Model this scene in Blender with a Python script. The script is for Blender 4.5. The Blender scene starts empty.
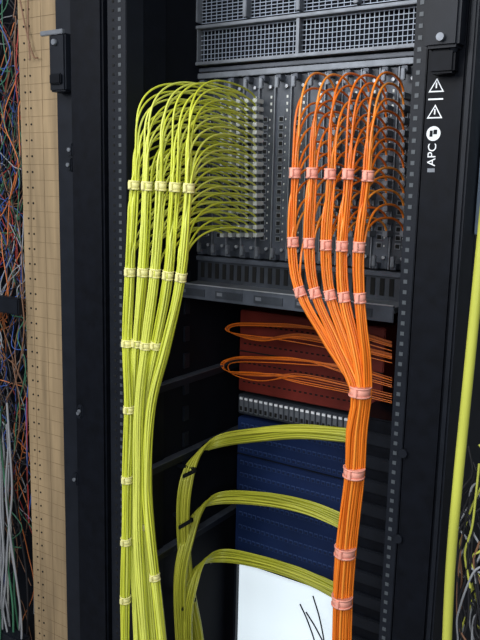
import bpy, bmesh, math, random
from mathutils import Vector, Matrix
random.seed(7)
# ---------------------------------------------------------------- camera calibration
F=750.0; PSI=math.radians(33); PIT=math.radians(10.0); ROLL=math.radians(1.3)
C=Vector((0,0,1.5))
fw=Vector((-math.sin(PSI)*math.cos(PIT), math.cos(PSI)*math.cos(PIT), -math.sin(PIT)))
r0=Vector((math.cos(PSI),math.sin(PSI),0)); u0=r0.cross(fw)
R=(r0*math.cos(ROLL)+u0*math.sin(ROLL)).normalized(); Uv=(u0*math.cos(ROLL)-r0*math.sin(ROLL)).normalized()
def S(px,py,Y):
    """survey: world point on the vertical plane y=Y seen at a photo coordinate"""
    d=fw*F+R*(px-240)-Uv*(py-320)
    return C+d*((Y-C.y)/d.y)
def SX(px,py,X):
    d=fw*F+R*(px-240)-Uv*(py-320)
    return C+d*((X-C.x)/d.x)
# ---------------------------------------------------------------- materials
def mat(name,col,rough=.5,metal=0,var=.0,scale=20,emis=0,bump=0,spec=.5,stretch=None):
    m=bpy.data.materials.new(name); m.use_nodes=True; nt=m.node_tree; b=nt.nodes['Principled BSDF']
    b.inputs['Roughness'].default_value=rough; b.inputs['Metallic'].default_value=metal
    b.inputs['Specular IOR Level'].default_value=spec
    b.inputs['Base Color'].default_value=(*col,1)
    if var>0 or bump>0:
        tc=nt.nodes.new('ShaderNodeTexCoord'); n=nt.nodes.new('ShaderNodeTexNoise'); n.inputs['Scale'].default_value=scale
        n.inputs['Detail'].default_value=5
        mp=nt.nodes.new('ShaderNodeMapping')
        if stretch: mp.inputs['Scale'].default_value=stretch
        nt.links.new(tc.outputs['Object'],mp.inputs['Vector']); nt.links.new(mp.outputs[0],n.inputs['Vector'])
        if var>0:
            rp=nt.nodes.new('ShaderNodeValToRGB'); rp.color_ramp.elements[0].position=.3; rp.color_ramp.elements[1].position=.7
            rp.color_ramp.elements[0].color=(*[c*(1-var) for c in col],1); rp.color_ramp.elements[1].color=(*[min(1,c*(1+var)) for c in col],1)
            nt.links.new(n.outputs['Fac'],rp.inputs[0]); nt.links.new(rp.outputs[0],b.inputs['Base Color'])
        if bump>0:
            bp=nt.nodes.new('ShaderNodeBump'); bp.inputs['Strength'].default_value=bump; bp.inputs['Distance'].default_value=.002
            nt.links.new(n.outputs['Fac'],bp.inputs['Height']); nt.links.new(bp.outputs[0],b.inputs['Normal'])
    if emis:
        b.inputs['Emission Color'].default_value=(*col,1); b.inputs['Emission Strength'].default_value=emis
    return m
BLACK=mat('powder_black',(.003,.004,.007),.5,.0,.3,60,bump=.1,spec=.13)
BLACK2=mat('rack_black_edge',(.008,.010,.015),.45,.0,.2,30,spec=.2)
DARK=mat('interior_dark',(.003,.004,.007),.7,0,.3,10,spec=.12)
HOLE=mat('hole_glint',(.06,.07,.08),.5,.1)
PIT_=mat('hole_dark',(.001,.001,.001),.9)
CARD=mat('card_slate',(.062,.072,.092),.45,.2,.25,40)
CARD2=mat('card_slate_dark',(.030,.036,.047),.45,.2,.25,40)
STEEL=mat('steel',(.38,.40,.43),.35,.6,.2,50)
STEELD=mat('steel_dim',(.16,.175,.20),.45,.4,.2,50)
WIRE=mat('grille_wire',(.26,.30,.37),.4,.2)
PORT=mat('port_plastic',(.5,.52,.5),.3,.1)
BLUE=mat('navy_panel',(.009,.022,.080),.5,.0,.25,8,spec=.25)
BLUEL=mat('navy_port_edge',(.035,.07,.19),.5)
BLUED=mat('navy_port_recess',(.003,.008,.03),.6)
RED=mat('maroon_panel',(.15,.020,.014),.5,.0,.3,12,spec=.25)
WHITE=mat('white_label',(.8,.82,.85),.5)
WHITEP=mat('white_added_glow',(.78,.88,.95),.4,emis=.65)  # emission added so the bright area glows by itself
YEL=[mat('yellow_cable_a',(.64,.68,.065),.36,0,.1,8),mat('yellow_cable_b',(.54,.58,.04),.36,0,.1,8),mat('yellow_cable_c',(.72,.76,.13),.36,0,.1,8)]
YELD=[mat('yellow_cable_shaded_a',(.50,.50,.05),.4,0,.12,8),mat('yellow_cable_shaded_b',(.38,.39,.03),.4,0,.12,8)]  # yellow cable with the shade of the lower bay mixed into its colour
ORG=[mat('orange_cable_a',(.95,.24,.02),.33,0,.1,8),mat('orange_cable_b',(.80,.175,.012),.33,0,.1,8),mat('orange_cable_c',(1,.32,.04),.33,0,.1,8)]
YCLIP=mat('clip_cream',(.85,.80,.34),.5)
PCLIP=mat('clip_pink',(.92,.40,.30),.5,0,.1,30)
WOOD=mat('plywood',(.30,.215,.12),.7,0,.3,6,bump=.2,stretch=(8,8,.6))
WOODL=mat('plywood_groove',(.20,.14,.075),.8,0,.2,10)
COLS=[mat('wire_%s'%n,c,.5) for n,c in [('grey',(.3,.31,.33)),('white',(.55,.55,.52)),('red',(.38,.04,.03)),('blue',(.04,.10,.36)),('black',(.012,.012,.015)),('brown',(.2,.10,.055)),('green',(.05,.18,.10)),('lime',(.5,.52,.08)),('orange',(.6,.18,.05))]]
# ---------------------------------------------------------------- mesh builder
class MB:
    def __init__(s): s.bm=bmesh.new(); s.mats=[]
    def mi(s,m):
        if m not in s.mats: s.mats.append(m)
        return s.mats.index(m)
    def box(s,x0,x1,y0,y1,z0,z1,m,bev=0):
        x0,x1=sorted((x0,x1));y0,y1=sorted((y0,y1));z0,z1=sorted((z0,z1))
        r=bmesh.ops.create_cube(s.bm,size=1); vs=r['verts']
        for v in vs: v.co=Vector(((x0+x1)/2+v.co.x*(x1-x0),(y0+y1)/2+v.co.y*(y1-y0),(z0+z1)/2+v.co.z*(z1-z0)))
        fs=list({f for v in vs for f in v.link_faces}); k=s.mi(m)
        for f in fs: f.material_index=k
        if bev:
            es=list({e for v in vs for e in v.link_edges})
            q=bmesh.ops.bevel(s.bm,geom=es,offset=bev,segments=2,affect='EDGES')
            for f in q['faces']: f.material_index=k
    def cyl(s,c,axis,rad,h,m,seg=16,rad2=None):
        mt=Matrix.Translation(c)@Vector(axis).to_track_quat('Z','Y').to_matrix().to_4x4()
        r=bmesh.ops.create_cone(s.bm,cap_ends=True,segments=seg,radius1=rad,radius2=rad if rad2 is None else rad2,depth=h,matrix=mt)
        k=s.mi(m)
        for f in {f for v in r['verts'] for f in v.link_faces}:
            f.material_index=k
            if len(f.verts)==4: f.smooth=True
    def poly(s,pts,m):
        f=s.bm.faces.new([s.bm.verts.new(p) for p in pts]); f.material_index=s.mi(m)
    def done(s,name,parent=None):
        me=bpy.data.meshes.new(name); s.bm.to_mesh(me); s.bm.free()
        for m in s.mats: me.materials.append(m)
        o=bpy.data.objects.new(name,me); bpy.context.collection.objects.link(o)
        if parent: o.parent=parent
        return o
def empty(name):
    o=bpy.data.objects.new(name,None); bpy.context.collection.objects.link(o); return o
def catmull(P,n=8):
    P=[Vector(p) for p in P]; out=[]
    Q=[P[0]*2-P[1]]+P+[P[-1]*2-P[-2]]
    for i in range(1,len(Q)-2):
        a,b,c,d=Q[i-1:i+3]
        for k in range(n):
            t=k/n
            out.append(.5*((2*b)+(c-a)*t+(2*a-5*b+4*c-d)*t*t+(3*b-a-3*c+d)*t**3))
    out.append(P[-1]); return out
def cables(name,lists,rad,mats,parent=None,res=2):
    cu=bpy.data.curves.new(name,'CURVE'); cu.dimensions='3D'; cu.bevel_depth=rad; cu.bevel_resolution=res; cu.use_fill_caps=True
    for m in mats: cu.materials.append(m)
    for i,L in enumerate(lists):
        sp=cu.splines.new('POLY'); sp.points.add(len(L)-1)
        for p,q in zip(sp.points,L): p.co=(*q,1)
        sp.material_index=random.randrange(len(mats)); sp.use_smooth=True
    o=bpy.data.objects.new(name,cu); bpy.context.collection.objects.link(o)
    if parent: o.parent=parent
    return o
def hexoff(n,rad):
    pts=[]
    for a in range(-8,9):
        for b in range(-8,9):
            pts.append(((a+b*.5)*rad*2,b*rad*math.sqrt(3)))
    pts.sort(key=lambda p:p[0]**2+p[1]**2+p[0]*1e-6); return pts[:n]
# ---------------------------------------------------------------- key planes
YF=.996; YC=1.22; YP=1.33
XL=S(125,200,YF).x; XR=S(409,100,YF).x
XO=S(56,320,YF).x; XRO=S(474,100,YF).x
ZT=2.1; ZB=.06
# ---------------------------------------------------------------- rack
rack=empty('server_rack')
b=MB()
# left post: stepped profile
w=XL-XO
b.box(XO,XO+w*.28,YF+.012,YF+.06,ZB,ZT,BLACK2,.002)
b.box(XO+w*.30,XO+w*.74,YF-.006,YF+.06,ZB,ZT,BLACK,.004)
b.box(XO+w*.28,XO+w*.30,YF+.02,YF+.06,ZB,ZT,PIT_)
b.box(XO+w*.76,XL,YF+.004,YF+.05,ZB,ZT,BLACK2,.001)
for z in [ZB+.04+i*.0148 for i in range(int((ZT-ZB-.08)/.0148))]:
    b.box(XL-.017,XL-.011,YF+.0032,YF+.0045,z,z+.006,HOLE)
    b.box(XL-.0305,XL-.0265,YF+.0032,YF+.0045,z+.001,z+.005,PIT_)
# inner flange running into the rack
b.box(XL-.003,XL,YF+.05,YF+.11,ZB,ZT,BLACK)
b.done('front_post_left',rack)
b=MB()
# latch plates + screws on the left post
for (py0,py1) in ((34,92),):
    z1=S(70,py0,YF).z; z0=S(70,py1,YF).z
    b.box(XO+.012,XO+.052,YF-.016,YF+.012,z0,z1,BLACK2,.003)
    b.box(XO+.018,XO+.046,YF-.022,YF-.016,z0+.012,z0+.03,BLACK,.002)
    b.cyl((XO+.03,YF-.018,z1-.015),(0,1,0),.005,.008,STEELD)
    b.box(XO-.006,XO+.05,YF-.019,YF-.012,z1-.002,z1+.006,STEELD,.001)
for px,py in ((73,150),(72,165),(83,410),(78,478),(82,412)):
    p=S(px,py,YF); b.box(p.x-.006,p.x+.006,YF-.009,YF+.015,p.z-.012,p.z+.012,BLACK2,.002); b.cyl((p.x,YF-.010,p.z),(0,1,0),.0035,.004,STEELD)
b.done('hinge_latch',rack)
b=MB()
w=XRO-XR
b.box(XR,XR+w*.22,YF+.006,YF+.05,ZB,ZT,BLACK2,.001)
b.box(XR+w*.22,XR+w*.27,YF+.02,YF+.05,ZB,ZT,PIT_)
b.box(XR+w*.27,XR+w*.88,YF-.004,YF+.05,ZB,ZT,BLACK,.004)
b.box(XR+w*.89,XRO,YF-.010,YF+.05,ZB,ZT,BLACK2,.003)
for z in [ZB+.04+i*.0148 for i in range(int((ZT-ZB-.08)/.0148))]:
    b.box(XR+.0055,XR+.011,YF+.0052,YF+.0065,z,z+.0055,HOLE)
b.done('front_post_right',rack)
b=MB()
zt=S(445,8,YF).z; zb=S(445,52,YF).z; xc=XR+w*.58
b.box(xc-.022,xc+.022,YF-.034,YF-.004,zb,zt+.12,BLACK2,.004)
b.box(xc-.016,xc+.016,YF-.026,YF-.004,zb-.03,zb,BLACK,.003)
b.cyl((xc,YF-.037,zb+.012),(0,1,0),.005,.006,STEELD)
b.cyl((xc+.012,YF-.02,zb+.04),(0,0,1),.006,.09,BLACK2)
for py,pxx in ((537,400),(452,405)):
    p=S(pxx,py,YF); b.cyl((p.x,YF-.006,p.z),(0,1,0),.006,.008,BLACK2)
b.done('door_hinge',rack)
b=MB()
b.box(XO,XO+.004,YF+.06,1.95,ZB,ZT,BLACK); b.box(XL-.006,XL-.003,YF+.11,1.95,ZB,ZT,DARK)
b.box(XRO-.004,XRO,YF+.05,1.95,ZB,ZT,BLACK2); b.box(XO,XRO,1.95,1.96,ZB,ZT,DARK)
b.box(XO,XRO,YF,1.95,ZT,ZT+.02,BLACK); b.box(XO,XRO,YF,1.95,0,ZB,BLACK)
# side runners in the lower bay
for py in (390,470,560):
    p=S(140,py,YF+.05)
    b.box(XL-.003,XL+.012,YF+.06,YP+.3,p.z-.01,p.z+.004,BLACK2)
    b.box(XL-.003,XL+.014,YF+.06,YP+.3,p.z+.004,p.z+.0055,CARD)
for k in range(12):
    z=.7+k*.055
    b.box(XL-.003,XL+.002,YC-.05,YC-.035,z,z+.03,BLACK2)
b.done('side_and_back_panels',rack)
# warning label
b=MB()
def tri(cx,cz,s,y,m):
    b.poly([(cx-s,y,cz-s*.85),(cx+s,y,cz-s*.85),(cx,y,cz+s*.85)],m)
yl=YF-.0046; lx=XR+w*.44
for py in (86,112):
    z=S(428,py,YF).z
    tri(lx,z,.0105,yl,WHITE); tri(lx,z-.0006,.0078,yl-.0003,BLACK); b.box(lx-.0009,lx+.0009,yl-.0008,yl-.0004,z-.004,z+.003,WHITE)
z=S(427,134,YF).z
b.cyl((lx,yl,z),(0,1,0),.0095,.0006,WHITE,24); b.box(lx-.005,lx-.001,yl-.0008,yl-.0004,z-.004,z+.004,BLACK); b.box(lx,lx+.005,yl-.0008,yl-.0004,z-.001,z+.005,BLACK)
b.box(lx-.010,lx+.010,yl-.0004,yl,S(427,100,YF).z-.001,S(427,100,YF).z+.001,WHITE)
z=S(427,170,YF).z; b.box(lx-.005,lx+.005,yl-.0004,yl,z-.003,z+.002,STEELD)
b.done('warning_label_symbols',rack)
tc=bpy.data.curves.new('label_text','FONT'); tc.body='APC'; tc.size=.016; tc.extrude=.0003; tc.align_x='CENTER'; tc.align_y='CENTER'
to=bpy.data.objects.new('label_text',tc); bpy.context.collection.objects.link(to); to.parent=rack
to.matrix_world=Matrix.Translation((lx,yl,S(425,155,YF).z))@Matrix.Rotation(math.radians(-90),4,'Y')@Matrix.Rotation(math.radians(90),4,'X')
tc.materials.append(WHITE)
# ---------------------------------------------------------------- switch chassis
CX0=S(200,150,YC).x; CX1=S(414,150,YC).x
zt=S(300,74,YC).z; zb=S(300,262,YC).z; zbot=S(290,290,YC).z; zgt=zt+.28
sw=empty('network_switch'); sw.parent=rack
b=MB()
b.box(CX0,CX1,YC+.01,YC+.5,zbot,zgt,DARK)
# bays
n=13; cw=(CX1-CX0)/n
for i in range(n):
    x0=CX0+i*cw; m=CARD if i%2 else CARD2
    b.box(x0+.0012,x0+cw-.0012,YC-.001,YC+.012,zb,zt,m,.001)
    b.box(x0+.0012,x0+.0035,YC-.006,YC,zb,zt,STEELD)
    # ejector levers
    for zz,sg in ((zt-.006,-1),(zb+.006,1)):
        b.box(x0+cw*.3,x0+cw*.62,YC-.018,YC,zz-.005,zz+.005,CARD,.001)
        b.box(x0+cw*.36,x0+cw*.56,YC-.024,YC-.016,zz,zz+sg*.018,STEELD,.001)
    b.cyl((x0+cw*.78,YC-.004,zt-.02),(0,1,0),.003,.006,STEEL,10)
    b.cyl((x0+cw*.78,YC-.004,zb+.02),(0,1,0),.003,.006,STEEL,10)
    for k in range(3):
        b.box(x0+cw*.74,x0+cw*.84,YC-.0018,YC,zt-.04-k*.012,zt-.035-k*.012,PORT)
    # rows of cages along each card
    z=zb+.035
    while z<zt-.075:
        b.box(x0+cw*.32,x0+cw*.62,YC-.003,YC,z,z+.010,STEELD); b.box(x0+cw*.36,x0+cw*.58,YC-.0036,YC-.0028,z+.0015,z+.0085,PIT_)
        b.box(x0+cw*.70,x0+cw*.76,YC-.002,YC,z+.003,z+.006,PORT)
        z+=.0145
# rails above/below cards
b.box(CX0-.004,CX1+.004,YC-.012,YC+.01,zt+.002,zt+.012,STEELD,.001)
b.box(CX0-.004,CX1+.004,YC-.008,YC+.01,zt+.015,zt+.022,CARD,.001)
b.box(CX0-.004,CX1+.004,YC-.010,YC+.01,zb-.012,zb-.003,CARD,.001)
b.box(CX0-.004,CX1+.004,YC-.004,YC+.01,zbot,zb-.012,CARD2)
b.box(CX0-.012,CX1+.012,YC-.075,YC+.01,zbot-.010,zbot,STEELD,.001)   # shelf
b.box(CX0-.012,CX1+.012,YC-.080,YC-.075,zbot-.024,zbot+.004,CARD,.001)
b.box(CX0-.012,CX1+.012,YC-.0815,YC-.079,zbot+.003,zbot+.005,STEEL)
for k in range(5):
    x=CX0+.014+k*.085; b.box(x,x+.060,YC-.0815,YC-.0795,zbot-.018,zbot-.004,CARD2); b.box(x+.004,x+.016,YC-.082,YC-.081,zbot-.013,zbot-.007,STEELD)
for k in range(24):
    x=CX0+.01+k*(CX1-CX0-.02)/24
    b.box(x,x+.008,YC-.0055,YC-.004,zbot+.008,zb-.016,PIT_)
b.done('card_cage',sw)
b=MB()
# grille / fan tray above cards
g0=zt+.030; g1=zt+.092
x=CX0
while x<CX1:
    b.box(x,x+.0011,YC-.004,YC-.003,g0,g1,WIRE); x+=.0085
z=g0
while z<g1:
    b.box(CX0,CX1,YC-.005,YC-.004,z,z+.0011,WIRE); z+=.0085
for z in (g0-.004,g1):
    b.box(CX0-.004,CX1+.004,YC-.02,YC+.01,z,z+.006,STEELD,.001)
for k in range(3):
    x=CX0+k*(CX1-CX0)/2
    b.box(x-.003,x+.003,YC-.016,YC,g0,g1,STEELD)
# upper tray with slanted mesh
g2=g1+.012; g3=g2+.16
x=CX0
while x<CX1:
    b.box(x,x+.0011,YC-.003,YC-.002,g2,g3,WIRE); x+=.012
z=g2
while z<g3:
    b.box(CX0,CX1,YC-.004,YC-.003,z,z+.0012,WIRE); z+=.006
for k in range(5):
    x=CX0+k*(CX1-CX0)/4
    b.box(x-.004,x+.004,YC-.02,YC,g2,g3,STEELD,.001)
b.done('vent_grille',sw)
# ---------------------------------------------------------------- cable columns
class Column:
    def __init__(s,keys): # keys: list of (px,py,Y)
        s.P=[S(*k) for k in keys]; s.L=catmull(s.P,10); s.L.sort(key=lambda p:-p.z)
    def at(s,z):
        L=s.L
        if z>=L[0].z: return Vector((L[0].x,L[0].y,z))
        for a,b_ in zip(L,L[1:]):
            if b_.z<=z<=a.z:
                t=(a.z-z)/max(1e-9,a.z-b_.z); p=a.lerp(b_,t); return Vector((p.x,p.y,z))
        return Vector((L[-1].x,L[-1].y,z))
def run(port,col,off,drop,rise,zend=.45,wav=.0007):
    """cable: straight out of the port, round loop forward, then down inside its column"""
    pts=[port.copy()]
    zj=port.z-drop; Q=col.at(zj)+Vector((off[0],off[1],0))
    N=26; EX=.78; top=port.z+rise; tm=.42
    for k in range(1,N+1):
        t=k/N
        # rounded loop (superellipse halves): rises from the port, crests at tm, falls into the column
        if t<tm:
            a=math.pi/2*t/tm; h=tm*(1-math.cos(a)); z=port.z+rise*math.sin(a)
        else:
            a=math.pi/2*(t-tm)/(1-tm); h=tm+(1-tm)*math.sin(a)**EX; z=zj+(top-zj)*math.cos(a)**EX if k<N else zj
        pts.append(Vector((port.x+(Q.x-port.x)*h,port.y+(Q.y-port.y)*h,z)))
    z=zj; ph=random.random()*6; ph2=random.random()*6
    while z>zend:
        z-=.022
        k=min(1,(zj-z)/.05)
        p=col.at(z)+Vector((off[0]+k*wav*math.sin(z*25+ph),off[1]+k*wav*math.sin(z*21+ph2),0)); pts.append(p)
    return pts
def clip(b,col,py,px,Y,rad,h,m):
    z=S(px,py,Y).z; p=col.at(z); ax=(col.at(z+.01)-col.at(z-.01)).normalized()
    b.cyl(p,ax,rad,h,m,20); b.cyl(p+ax*h*.42,ax,rad*1.07,h*.16,m,20); b.cyl(p-ax*h*.42,ax,rad*1.07,h*.16,m,20)
    b.box(p.x-.003,p.x+.003,p.y-rad-.0035,p.y-rad+.002,p.z-h*.4,p.z+h*.4,m,.0008)
# yellow
YY=.97
ykeys=[
 [(136,120),(134,185),(130,272),(127,343),(129,408),(127,478),(126,540),(125,640),(125,720)],
 [(149,120),(147,186),(143,272),(137,343),(134,408),(133,478),(134,540),(138,640),(142,720)],
 [(163,120),(161,186),(155,273),(146,343),(139,408),(138,478),(138,540),(145,640),(150,720)],
 [(177,120),(175,187),(168,275),(156,345),(145,408),(143,478),(145,540),(154,640),(160,720)],
 [(191,120),(189,188),(181,277),(166,346),(151,408),(147,478),(151,540),(162,640),(170,720)]]
ydm=[-.004,.013,-.010,.012,0]
yc=empty('yellow_patch_cables')
ycols=[]; lists=[]; pb=MB()
RY=.00175
for j,K in enumerate(ykeys):
    keys=[]
    for (px,py) in K:
        w_=min(1,max(0,(py-300)/100)); keys.append((px,py,YY+ydm[j]*w_))
    ycols.append(Column(keys))
    n=18; off=hexoff(n,RY*1.06); random.shuffle(off)
    for i in range(n):
        py=102+i*7.8
        port=S(229+j*8.2,py,YC); port.y=YC-.02
        lists.append(run(port,ycols[j],off[i],.072+random.uniform(-.004,.008),.017+random.uniform(-.003,.003)))
        pb.box(port.x-.0045,port.x+.0045,YC-.026,YC,port.z-.004,port.z+.004,PORT,.001)
cables('cables',lists,RY,YEL,yc)
cb=MB()
for j,(a,c) in enumerate(zip((185,186,186,187,188),(272,272,273,275,277))):
    clip(cb,ycols[j],a,ykeys[j][1][0],YY,.0092,.015,YCLIP); clip(cb,ycols[j],c,ykeys[j][2][0],YY,.0092,.015,YCLIP)
for j in (0,1,2,3): clip(cb,ycols[j],343+j,ykeys[j][3][0],YY,.0094,.013,YCLIP)
for py in (408,478,540,598): clip(cb,ycols[0],py,127,YY,.0096,.013,YCLIP)
clip(cb,ycols[3],530,145,YY,.0094,.012,YCLIP); clip(cb,ycols[4],576,153,YY,.0094,.012,YCLIP)
cb.done('cable_clips',yc)
# orange
YO=1.07; RO=.0019
okeys=[
 [(298,100),(295,173),(293,242),(300,292),(328,342)],
 [(314,100),(312,173),(309,243),(315,293),(337,342)],
 [(332,100),(330,174),(326,245),(330,295),(346,342)],
 [(351,100),(348,174),(342,246),(344,297),(354,342)],
 [(371,100),(368,176),(359,247),(360,298),(363,345)]]
tail=[(360,391),(356,430),(354,472),(349,512),(345,551),(342,600),(340,660),(338,740)]
n=12
sub=[(-.0085,.003),(-.003,-.0075),(-.001,.007),(.004,-.003),(.009,.004)]
oc=empty('orange_patch_cables'); ocols=[]; olists=[]
for j,K in enumerate(okeys):
    P=[(px,py,YO) for px,py in K]
    col=Column(P+[(px,py,YO) for px,py in tail])
    zmerge=S(360,391,YO).z; zstart=S(330,330,YO).z
    L=[]
    for p in col.L:
        t=min(1,max(0,(zstart-p.z)/(zstart-zmerge))); L.append(p+Vector((sub[j][0]*t,sub[j][1]*t,0)))
    col.L=L; ocols.append(col)
    off=hexoff(n,RO*1.06); random.shuffle(off)
    for i in range(n):
        py=97+i*12.4
        port=S(340+j*17,py,YC); port.y=YC-.02
        olists.append(run(port,col,off[i],.062+random.uniform(-.008,.008),.028+random.uniform(-.005,.004)))
        pb.box(port.x-.0045,port.x+.0045,YC-.028,YC,port.z-.005,port.z+.005,STEELD,.001)
cables('cables',olists,RO,ORG,oc)
cb=MB()
for j,K in enumerate(okeys):
    for q in (1,2,3): clip(cb,ocols[j],K[q][1],K[q][0],YO,.0092,.0165,PCLIP)
tl=Column([(px,py,YO) for px,py in tail])
for px,py in ((360,391),(354,472),(345,551),(342,600)): clip(cb,tl,py,px,YO,.0170,.0165,PCLIP)
cb.done('cable_clips',oc)
pb.done('port_connectors',sw)
# ---------------------------------------------------------------- lower equipment
PX0=S(237,450,YP).x; PX1=S(376,500,YP).x
def zz(py,px=290): return S(px,py,YP).z
low=MB()
def unit(py0,py1,m,rows=1,x1=None):
    z1=zz(py0); z0=zz(py1)
    low.box(PX0,x1 or PX1,YP,YP+.4,z0,z1,m,.002)
    return z0,z1
z0,z1=unit(316,400,RED)
for r_ in range(4):
    for k in range(24):
        x=PX0+.012+k*.0125
        if x>PX1-.01: break
        z=z0+.02+r_*(z1-z0-.03)/3.5
        low.box(x,x+.006,YP-.001,YP+.001,z,z+.003,PIT_)
low.box(PX0,PX1,YP-.003,YP+.002,(z0+z1)/2-.001,(z0+z1)/2+.001,PIT_)
low.done('maroon_patch_panel',rack)
low=MB()
z0,z1=unit(404,424,CARD2)
for k in range(26):
    x=PX0+.006+k*.0125
    if x>PX1-.012: break
    low.box(x,x+.0095,YP-.004,YP+.001,z0+.006,z1-.004,STEELD,.001); low.box(x+.002,x+.0075,YP-.005,YP-.003,z0+.009,z0+.018,PIT_)
    low.box(x+.001,x+.0085,YP-.0052,YP-.003,z1-.010,z1-.005,WHITE)
low.done('patch_panel',rack)
low=MB()
for a,c in ((428,466),(467,505),(506,574)):
    z0,z1=unit(a,c,BLUE)
    nr=3 if c<570 else 5
    for k in range(60):
        x=PX0+.010+k*.0118
        if x>PX1-.012: break
        for q in range(nr):
            zc=z0+(q+.28)*(z1-z0)/nr
            low.box(x,x+.0088,YP-.0016,YP+.001,zc,zc+.0085,BLUEL); low.box(x+.0008,x+.008,YP-.0022,YP,zc+.0008,zc+.0070,BLUE); low.box(x+.0028,x+.006,YP-.0026,YP,zc+.002,zc+.005,BLUED)
    low.box(PX0,PX1,YP-.002,YP+.001,z0,z0+.0015,BLACK2)
low.done('blue_rack_server',rack)
low=MB()
z1=zz(582); low.box(PX0,PX1,YP+.02,YP+.03,z1-.3,z1,WHITEP,.001)  # added glowing sheet for the bright area below the servers, no lamp here
low.box(PX0-.006,PX0,YP+.01,YP+.03,z1-.3,z1+.008,BLACK2); low.box(PX0-.006,PX1,YP+.01,YP+.03,z1,z1+.008,BLACK2)
low.done('white_glow_panel',rack)
# black vertical cable manager the bundles run into
low=MB()
VX0=S(349,520,1.23).x; VX1=XR-.004
zt2=S(355,412,1.23).z
low.box(VX0,VX1,1.215,YP-.004,ZB,zt2,BLACK,.003)
for k in range(28):
    z=zt2-.02-k*.045
    low.box(VX0+.006,VX0+.016,1.211,1.216,z-.03,z,PIT_); low.box(VX0+.022,VX1-.004,1.208,1.216,z-.028,z-.004,BLACK2,.002)
low.done('vertical_cable_manager',rack)
L=[]
for a in ([(300,604),(308,622),(316,648),(318,680)],[(313,596),(320,620),(325,650),(326,690)],[(306,612),(318,632),(330,660),(334,700)]):
    L.append(catmull([S(x,y,YP-.03) for x,y in a],8))
cables('black_leads',L,.0016,[BLACK2],rack)
# horizontal yellow bundles, drawn in the shaded cable colour
oh=empty('yellow_horizontal_cables'); oh.parent=rack
paths=[
 [(354,437),(338,434),(300,432),(262,434),(222,440),(199,453),(187,478),(183,520),(187,580),(198,640),(206,720)],
 [(354,529),(338,520),(308,508),(270,499),(225,497),(202,507),(189,535),(180,580),(182,640),(188,720)],
 [(354,603),(335,591),(300,574),(262,562),(225,556),(203,562),(191,585),(186,620),(188,660),(192,720)]]
for q,P in enumerate(paths):
    L=[]
    NB=30; off=hexoff(NB,.0020)
    for i in range(NB):
        o=off[i]; pts=[]
        for k,(x,y) in enumerate(P):
            base=S(x,y,1.235)
            lim=XL+.030+.008*q
            if base.x<lim: base=SX(x,y,lim)
            jx=random.uniform(-.0012,.0012); jz=random.uniform(-.0022,.0022)
            if k<5: pts.append(base+Vector((jx,o[0]*.9,o[1]*1.2+jz)))
            elif k==5: pts.append(base+Vector((o[1]*.8+jx,o[0]*.9,o[1]*.8)))
            else: pts.append(base+Vector((o[1]*1.15+jx,o[0],jz)))
        L.append(catmull(pts,7))
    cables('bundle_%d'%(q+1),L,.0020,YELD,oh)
b=MB()
for x,y in ((206,448),(212,496),(212,558)):
    p=S(x,y,1.222)
    if p.x<XL+.03: p=SX(x,y,XL+.03)
    b.box(p.x-.003,p.x+.003,p.y-.014,p.y+.014,p.z-.013,p.z+.011,BLACK,.003)
for x,y in ((185,470),(181,520),(184,600)):
    p=SX(x,y,XL+.03); b.box(XL,p.x+.02,p.y+.01,p.y+.016,p.z-.004,p.z+.004,BLACK2,.001); b.box(p.x+.016,p.x+.02,p.y-.03,p.y+.016,p.z-.004,p.z+.004,BLACK2,.001)
b.done('cable_hooks',oh)
# orange loops on the red panel
L=[]
for q,(ya,yb) in enumerate(((322,338),(359,379))):
    for i in range(9):
        d=random.uniform(0,1); e=random.uniform(-3,7)
        P=[(392,ya+22+e),(350,ya+10+e),(300,ya+d*6),(262,ya-2+d*6),(236,ya-2+d*6),(221+d*8,ya+4+d*4),(228+d*8,yb-8+d*5),(262,yb-6+d*9),(300,yb-2+e),(350,yb+8+e),(392,yb+18+e)]
        L.append(catmull([S(x,y,1.285-.012*math.sin(k)*.5+random.uniform(-.004,.004)) for k,(x,y) in enumerate(P)],7))
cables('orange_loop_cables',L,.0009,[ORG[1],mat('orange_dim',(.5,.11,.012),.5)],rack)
# ---------------------------------------------------------------- left: plywood board and loose wiring
YW=1.16
b=MB()
x0=S(26,320,YW).x; x1=S(62,320,YW).x
b.box(x0,x1,YW,YW+.018,0,2.3,WOOD,.001)
for k in range(60):
    z=.3+k*.034
    for t in (.16,.3):
        b.cyl((x0+(x1-x0)*t,YW-.0005,z),(0,1,0),.0022,.002,PIT_,8)
    b.box(x0+.001,x1,YW-.0006,YW+.001,z+.016,z+.0168,WOODL)
b.box(x0+(x1-x0)*.23,x0+(x1-x0)*.235,YW-.0006,YW+.001,0,2.3,WOODL); b.box(x0+(x1-x0)*.6,x0+(x1-x0)*.605,YW-.0006,YW+.001,0,2.3,WOODL)
b.done('plywood_board')
wf=empty('wiring_frame')
b=MB()
x2=S(-60,320,YW+.1).x
b.box(x2-.1,x0-.003,YW+.14,YW+.16,0,2.3,DARK)
b.box(x2,x0-.003,YW-.02,YW+.0,S(10,312,YW).z,S(10,296,YW).z,BLACK2,.003)
b.box(x2,x0-.003,YW-.04,YW-.01,S(10,640,YW).z,S(10,622,YW).z,BLACK2,.003)
b.done('frame_bars',wf)
L=[]
def clamp(v,a,c): return max(a,min(c,v))
def fence(p): return Vector((min(p.x,x0-.004-random.random()*.01),p.y,p.z))
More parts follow.
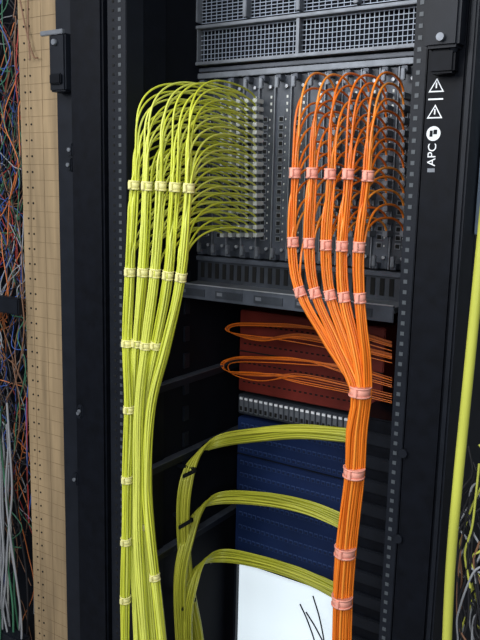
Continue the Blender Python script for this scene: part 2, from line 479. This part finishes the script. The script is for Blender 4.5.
for i in range(280):
    px=random.uniform(-40,34); py=random.uniform(-80,420); pts=[]
    x=px; y=py; Yd=random.uniform(YW+.0,YW+.12)
    for k in range(random.randint(5,11)):
        pts.append(fence(S(x,y,Yd))); x=clamp(x+random.uniform(-18,18),-40,34); y+=random.uniform(0,48); Yd=clamp(Yd+random.uniform(-.02,.02),YW+.0,YW+.13)
    L.append(catmull(pts,6))
random.seed(3)
cables('tangled_wires',L,.0012,[COLS[i] for i in (4,5,2,3,0,6,8,5,3,4,4)],wf)
L=[]
for i in range(24):
    x=random.uniform(-24,12); pts=[]; y=400+random.uniform(0,60); Yd=random.uniform(YW-.05,YW+.02)
    while y<720:
        pts.append(fence(S(x,y,Yd))); y+=45; x=clamp(x+random.uniform(-4,9),-25,28)
    L.append(catmull(pts,6))
cables('grey_network_cables',L,.0025,[COLS[0],COLS[1],COLS[0],COLS[6],COLS[4]],wf)
L=[]
for P in ([(20,0),(26,30),(33,55),(38,58)],[(28,-10),(28,30),(30,60)],[(6,400),(16,380),(24,330),(20,280)],[(2,470),(14,455),(20,410),(12,360)]):
    L.append(catmull([S(x,y,YW-.01) for x,y in P],8))
cables('white_leads',L,.0014,[COLS[1],COLS[5]],wf)
# ---------------------------------------------------------------- right: thick cable, loose cables
YR=.93
cables('yellow_fibre_cable',[catmull([S(x,y,YR) for x,y in ((500,60),(490,160),(483,230),(474,320),(466,400),(458,480),(451,560),(447,640),(444,740))],8)],.0066,[mat('fibre_jacket',(.52,.54,.08),.4,0,.1,6)],None,4)
L=[]
for i in range(46):
    x=random.uniform(462,492); y=random.uniform(440,590); pts=[]; Yd=random.uniform(.95,.975)
    for k in range(6):
        pts.append(S(x,y,Yd)); x=clamp(x+random.uniform(-16,16),458,500); y+=random.uniform(8,45)
    L.append(catmull(pts,6))
cables('loose_cables',L,.0016,[COLS[i] for i in (0,4,7,5,4,4)])
b=MB()
b.box(XRO+.002,XRO+.01,YF+.04,1.9,S(476,236,YF).z,ZT,mat('side_panel_grey',(.16,.21,.28),.5,.1,.2,6))
b.done('side_panel',rack)
# ---------------------------------------------------------------- room
WALL=mat('wall_paint',(.35,.37,.4),.8,0,.08,3); FLO=mat('floor_tile',(.25,.25,.26),.5,0,.15,4); CEI=mat('ceiling_tile',(.5,.5,.5),.9,0,.1,6)
def room(name,*a):
    q=MB(); q.box(*a); q.done(name)
room('floor',-4,2.5,-2.5,3.5,-.05,0,FLO)
room('ceiling',-4,2.5,-2.5,3.5,2.8,2.85,CEI)
room('wall_back',-4,2.5,3.5,3.55,0,2.8,WALL)
room('wall_left',-4.05,-4,-2.5,3.5,0,2.8,WALL)
room('wall_right',2.5,2.55,-2.5,3.5,0,2.8,WALL)
room('wall_front',-4,2.5,-2.55,-2.5,0,2.8,WALL)
def area(name,loc,tgt,sx,sy,e,col=(1,1,1)):
    l=bpy.data.lights.new(name,'AREA'); l.shape='RECTANGLE'; l.size=sx; l.size_y=sy; l.energy=e; l.color=col
    o=bpy.data.objects.new(name,l); bpy.context.collection.objects.link(o); o.location=loc
    o.rotation_euler=(Vector(tgt)-Vector(loc)).to_track_quat('-Z','Y').to_euler()
area('ceiling_light',(-.5,-.1,2.75),(-.6,1.0,1.2),.6,1.2,26,(.95,.98,1))
area('aisle_light',(-1.6,-1.4,2.3),(-.8,1.0,1.1),1.6,1.0,48,(.97,.98,1))
area('side_light',(.6,-.8,1.9),(-.6,1.1,1.1),1.0,1.0,22,(.92,.96,1))
wd=bpy.data.worlds.new('World'); bpy.context.scene.world=wd; wd.use_nodes=True
wd.node_tree.nodes['Background'].inputs[0].default_value=(.5,.55,.6,1); wd.node_tree.nodes['Background'].inputs[1].default_value=.3
# ---------------------------------------------------------------- camera
cd=bpy.data.cameras.new('camera'); cd.sensor_fit='VERTICAL'; cd.sensor_height=24; cd.lens=F/640*24; cd.clip_start=.01
co=bpy.data.objects.new('camera',cd); bpy.context.collection.objects.link(co)
co.matrix_world=Matrix(((R.x,Uv.x,-fw.x,C.x),(R.y,Uv.y,-fw.y,C.y),(R.z,Uv.z,-fw.z,C.z),(0,0,0,1)))
bpy.context.scene.camera=co
bpy.context.scene.view_settings.view_transform='Standard'
